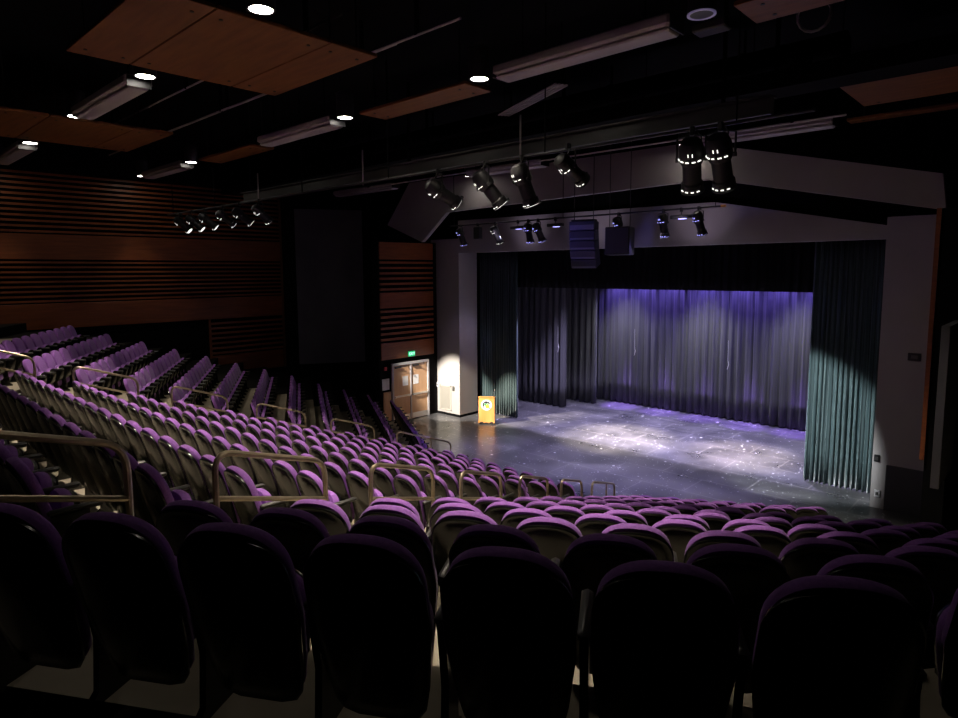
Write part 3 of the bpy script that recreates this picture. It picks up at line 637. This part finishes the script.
def spotlight(x, y, z, target, label, group, sc=1.0, blue=False, name='stage_spotlight'):
    d = Vector(target) - Vector((x, y, z - .36 * sc)); rz = atan2(-d.x, d.y); tilt = atan2(sqrt(d.x ** 2 + d.y ** 2), -d.z)
    t = thing(name, label, 'spotlight', (x, y, z), rz, group); t.scale = (sc, sc, sc)
    part('clamp', F_CLAMP, t); part('yoke', F_YOKE, t); part('power_cable', F_CABLE, t)
    h = part('housing', F_BODY, t); h.location = (0, 0, -.36); h.rotation_euler = (tilt, 0, 0)
    for nm, me in (('lens_tube', F_TUBE), ('colour_frame', F_GEL), ('focus_knob', F_KNOB), ('vent_leak_slits', F_GLOWB if blue else F_GLOW), ('lens', F_LENSB if blue else F_LENS)): part(nm, me, h)  # emissive slits stand for lamp light leaking out of the housing
    return t
g1 = 'spotlights on the nearer pipe'
spotlight(-9.75, 9.2, 8.03, (-5.5, 18.6, 1.5), 'black spotlight on the nearer pipe, leftmost of four in front of the white fascia', g1, 1.15)
spotlight(-8.42, 9.2, 8.03, (-5.5, 13.6, 1.2), 'black spotlight on the nearer pipe, second of four before the white fascia', g1, 1.15)
spotlight(-7.5, 9.2, 8.03, (-6.3, 12.0, .5), 'black spotlight on the nearer pipe, third of four, with bright clear bulb housing', g1, 1.15)
spotlight(-6.5, 9.2, 8.1, (-5.6, 14.2, 5.0), 'short black spotlight with pale round end, last of four before the fascia', g1, 1.0)
spotlight(-4.27, 9.2, 8.03, (-6.2, 14.5, .0), 'big black spotlight on the nearer pipe at right, left one of the close pair', g1, 1.2)
spotlight(-3.84, 9.2, 8.03, (-4.4, 14.2, .0), 'big black spotlight on the nearer pipe at right, right one of the close pair', g1, 1.2)
for k, (x, tg) in enumerate(((-22.9, (-17, 15, 0)), (-21.9, (-16.5, 16, 0)), (-20.9, (-16, 17, 0)), (-19.6, (-16.35, 17.9, .6)), (-18.5, (-14, 18, 0)), (-17.3, (-12, 18, 0)))):
    spotlight(x, 9.2, 8.03, (-18.3, 18, .5) if k == 5 else tg, 'small distant spotlight over the left seats, %s in its row' % ['leftmost', 'second', 'third', 'fourth', 'fifth', 'rightmost'][k], 'distant spotlights over the left seats', .95)
g2 = 'spotlights on the stage header pipe'
for x, tg, lab, bl in ((-16.45, (-15.5, 19, 0), 'leftmost, lit blue', True), (-14.75, (-13.2, 20, 0), 'third, aimed right', False), (-13.3, (-13.0, 18.5, 0), 'fifth, with a pale lit back', True), (-12.9, (-11.5, 20, 0), 'sixth, close to the pale lit one', True), (-9.9, (-8.6, 19, 0), 'just right of the hanging speakers', True), (-8.48, (-8.0, 18.5, 0), 'nearly upright with blue rim', True), (-7.45, (-6.3, 19.5, 0), 'rightmost, with orange lens', True)):
    spotlight(x, 16.6, 7.62, tg, 'small spotlight on the stage header pipe, ' + lab, g2, .95, bl)
def par(x, y, z, label):
    t = thing('led_wash_light', label, 'wash light', (x, y, z), 0, 'flat wash lights on the header pipe')
    part('clamp', F_CLAMP, t)
    b = MB(); b.tube([(0, 0, -.08), (0, 0, -.16)], .012, 6); b.build('stem', M['blackm'], t)
    b = MB(); b.box(-.3, .3, -.07, .07, -.26, -.16, bev=.015); b.build('housing', M['blackm'], t)
    b = MB(); b.box(-.06, .14, -.05, .05, -.275, -.26); b.build('led_lens', M['glowb'], t)
par(-13.75, 16.6, 7.62, 'flat black wash light left of the pale lit spotlight'); par(-12.2, 16.6, 7.62, 'flat black wash light with bright blue lens left of the hanging speakers'); par(-7.95, 16.6, 7.62, 'flat black wash light between the two rightmost header spotlights')
b = MB(); b.box(-.14, .14, -.1, .1, -.52, -.1, bev=.02); o = b.build('loudspeaker', M['blackm'], None, False, (-15.6, 16.6, 7.62)); tag(o, 'small dark box speaker hanging second from left on the header pipe', 'speaker')
part('clamp', F_CLAMP, o)
# line array
t = thing('line_array_speaker', 'curved stack of blue-lit speaker cabinets hanging centre above the stage', 'speaker', (-10.85, 16.2, 7.42), radians(14))
z = 0; y = 0; ang = 0
for k in range(5):
    mt = Matrix.Translation((0, y, z)) @ Matrix.Rotation(ang, 4, 'X')
    b = MB(); b.box(-.40, .40, -.18, .22, -.27, -.0, bev=.012, mat=mt); c = b.build('cabinet', M['cab'], t)
    b = MB(); b.box(-.37, .37, -.19, -.178, -.25, -.11 if k == 0 else -.20, mat=mt); b.build('horn_slot', M['slot'], c)
    z -= .275 * cos(ang); y += .275 * sin(ang) * 1.0; ang += radians(-5) * -1
b = MB(); b.box(-.36, .36, -.1, .15, .0, .06); b.tube([(-.3, 0, .05), (-.3, 0, CZ - 7.44)], .014, 6); b.tube([(.3, 0, .05), (.3, 0, CZ - 7.44)], .014, 6); b.build('flying_frame', M['blackm'], t)
t = thing('subwoofer', 'dark speaker box hanging just right of the curved speaker stack', 'speaker', (-9.65, 16.25, 7.2), radians(14))
b = MB(); b.box(-.36, .36, -.25, .3, -.8, 0, bev=.02); c = b.build('cabinet', M['blackm'], t)
b = MB(); b.box(-.32, .32, -.262, -.25, -.76, -.04); b.build('grille', M['cab'], c)
b = MB(); b.tube([(-.3, 0, 0), (-.3, 0, CZ - 7.22)], .012, 6); b.tube([(.3, 0, 0), (.3, 0, CZ - 7.22)], .012, 6); b.build('suspension_cable', M['blackm'], t)

# ------------------------------------------------------------------ light
def lamp(kind, name, loc, energy, col=(1, 1, 1), target=None, size=60, blend=.5, rad=.08):
    d = bpy.data.lights.new(name, kind); d.energy = energy; d.color = col
    if kind == 'SPOT': d.spot_size = radians(size); d.spot_blend = blend
    d.shadow_soft_size = rad
    o = bpy.data.objects.new(name, d); COL.objects.link(o); o.location = loc
    if target is not None: o.rotation_euler = (Vector(target) - Vector(loc)).to_track_quat('-Z', 'Y').to_euler()
    return o
WARM = (1, .86, .70)
for x, y, z, e in LIGHTS: lamp('SPOT', 'downlight_beam', (x, y, z - .03), 2400 * e, WARM, (x, y, 0), 60, .5, .12); x > -18 and lamp('SPOT', 'downlight_spill', (x, y, z - .03), 55 * e, WARM, (x, y, 0), 140, 1.0, .12)
def beam(name, x, y, z, tgt, e, col, size, blend, off=.75):
    p = Vector((x, y, z)); d = (Vector(tgt) - p).normalized(); return lamp('SPOT', name, p + d * off, e, col, tgt, size, blend, .06)
beam('lectern_spot', -19.6, 9.2, 7.67, (-16.2, 18.6, .7), 30000, (1, .88, .74), 14.5, .7)
beam('side_wall_spot', -17.3, 9.2, 7.67, (-18.35, 18.0, .85), 21000, (1, .92, .80), 17, .6)
beam('curtain_spot', -9.75, 9.2, 7.67, (-5.5, 18.6, 1.5), 13000, (.9, .96, 1), 24.5, .4)
lamp('SPOT', 'stage_warm_spot', (-11.7, 21.6, 8.2), 24000, (1, .86, .72), (-11.5, 19.6, 0), 32, 1.0, .1)
lamp('SPOT', 'stage_warm_spot', (-7.1, 21.8, 8.2), 14000, (1, .83, .70), (-7.5, 20.2, 0), 30, 1.0, .1)
lamp('SPOT', 'stage_white_wash', (-10.6, 19.95, 7.9), 700, (.9, .92, 1), (-11.0, 24.2, 1.0), 100, .7, .3)
for x in (-14.2, -10.6, -7.0): lamp('SPOT', 'back_curtain_wash', (x, 23.3, 6.3), 850, (.95, .94, 1), (x, 24.75, .6), 66, 1.0, .2)
for x in (-14.6, -13.3, -12.0, -10.6, -9.2, -7.8, -6.4): lamp('SPOT', 'cyclorama_wash', (x, 24.25, 6.05), 420, (.24, .16, 1), (x, 24.78, 4.4), 90, .9, .05)
for x in (-14.2, -12.4, -10.6, -8.8, -7): lamp('SPOT', 'cyclorama_floor_wash', (x, 23.95, 6.0), 9500, (.36, .2, 1), (x, 24.25, 0), 20, .9, .05)
for x in (-14, -10.6, -7): lamp('SPOT', 'stage_violet_wash', (x, 20.6, 8.3), 6500, (.62, .55, 1), (x, 18.8, 0), 84, .6, .2)
for x in (-13.5, -9.0): lamp('SPOT', 'stage_front_wash', (x, 16.4, 7.2), 1700, (.32, .26, 1), (x + 1.2, 14.6, 0), 60, .8, .2)
for x in (-14.5, -11.5, -8.0): lamp('SPOT', 'header_spill_fill', (x, 16.3, 7.15), 26, (.85, .7, 1), (x, 17.9, 7.7), 84, .8, .2)  # added fill lamps standing in for spill on the stage header
for x in (-12.3, -8.8): lamp('SPOT', 'stage_front_fill', (x, 16.5, 7.2), 2900, (.76, .70, 1), (x + .2, 16.9, 0), 70, .9, .2)
lamp('SPOT', 'jamb_fill', (-14.6, 16.7, 7.2), 2400, (.6, .55, 1), (-17.93, 18.3, 2.9), 26, 1.0, .1)  # unseen fill lamp added to brighten the left jamb
lamp('SPOT', 'speaker_blue_fill', (-13.2, 14.6, 7.0), 160, (.22, .2, 1), (-10.8, 16.1, 6.9), 34, .6, .1)  # added lamp without a fixture, tints the speaker stack blue
w = bpy.data.worlds.new('world'); S.world = w; w.use_nodes = True
w.node_tree.nodes['Background'].inputs['Color'].default_value = (.5, .5, .6, 1); w.node_tree.nodes['Background'].inputs['Strength'].default_value = .002
S.view_settings.view_transform = 'Standard'; S.view_settings.look = 'None'; S.view_settings.exposure = 0; S.view_settings.gamma = 1; S.view_settings.use_curve_mapping = False
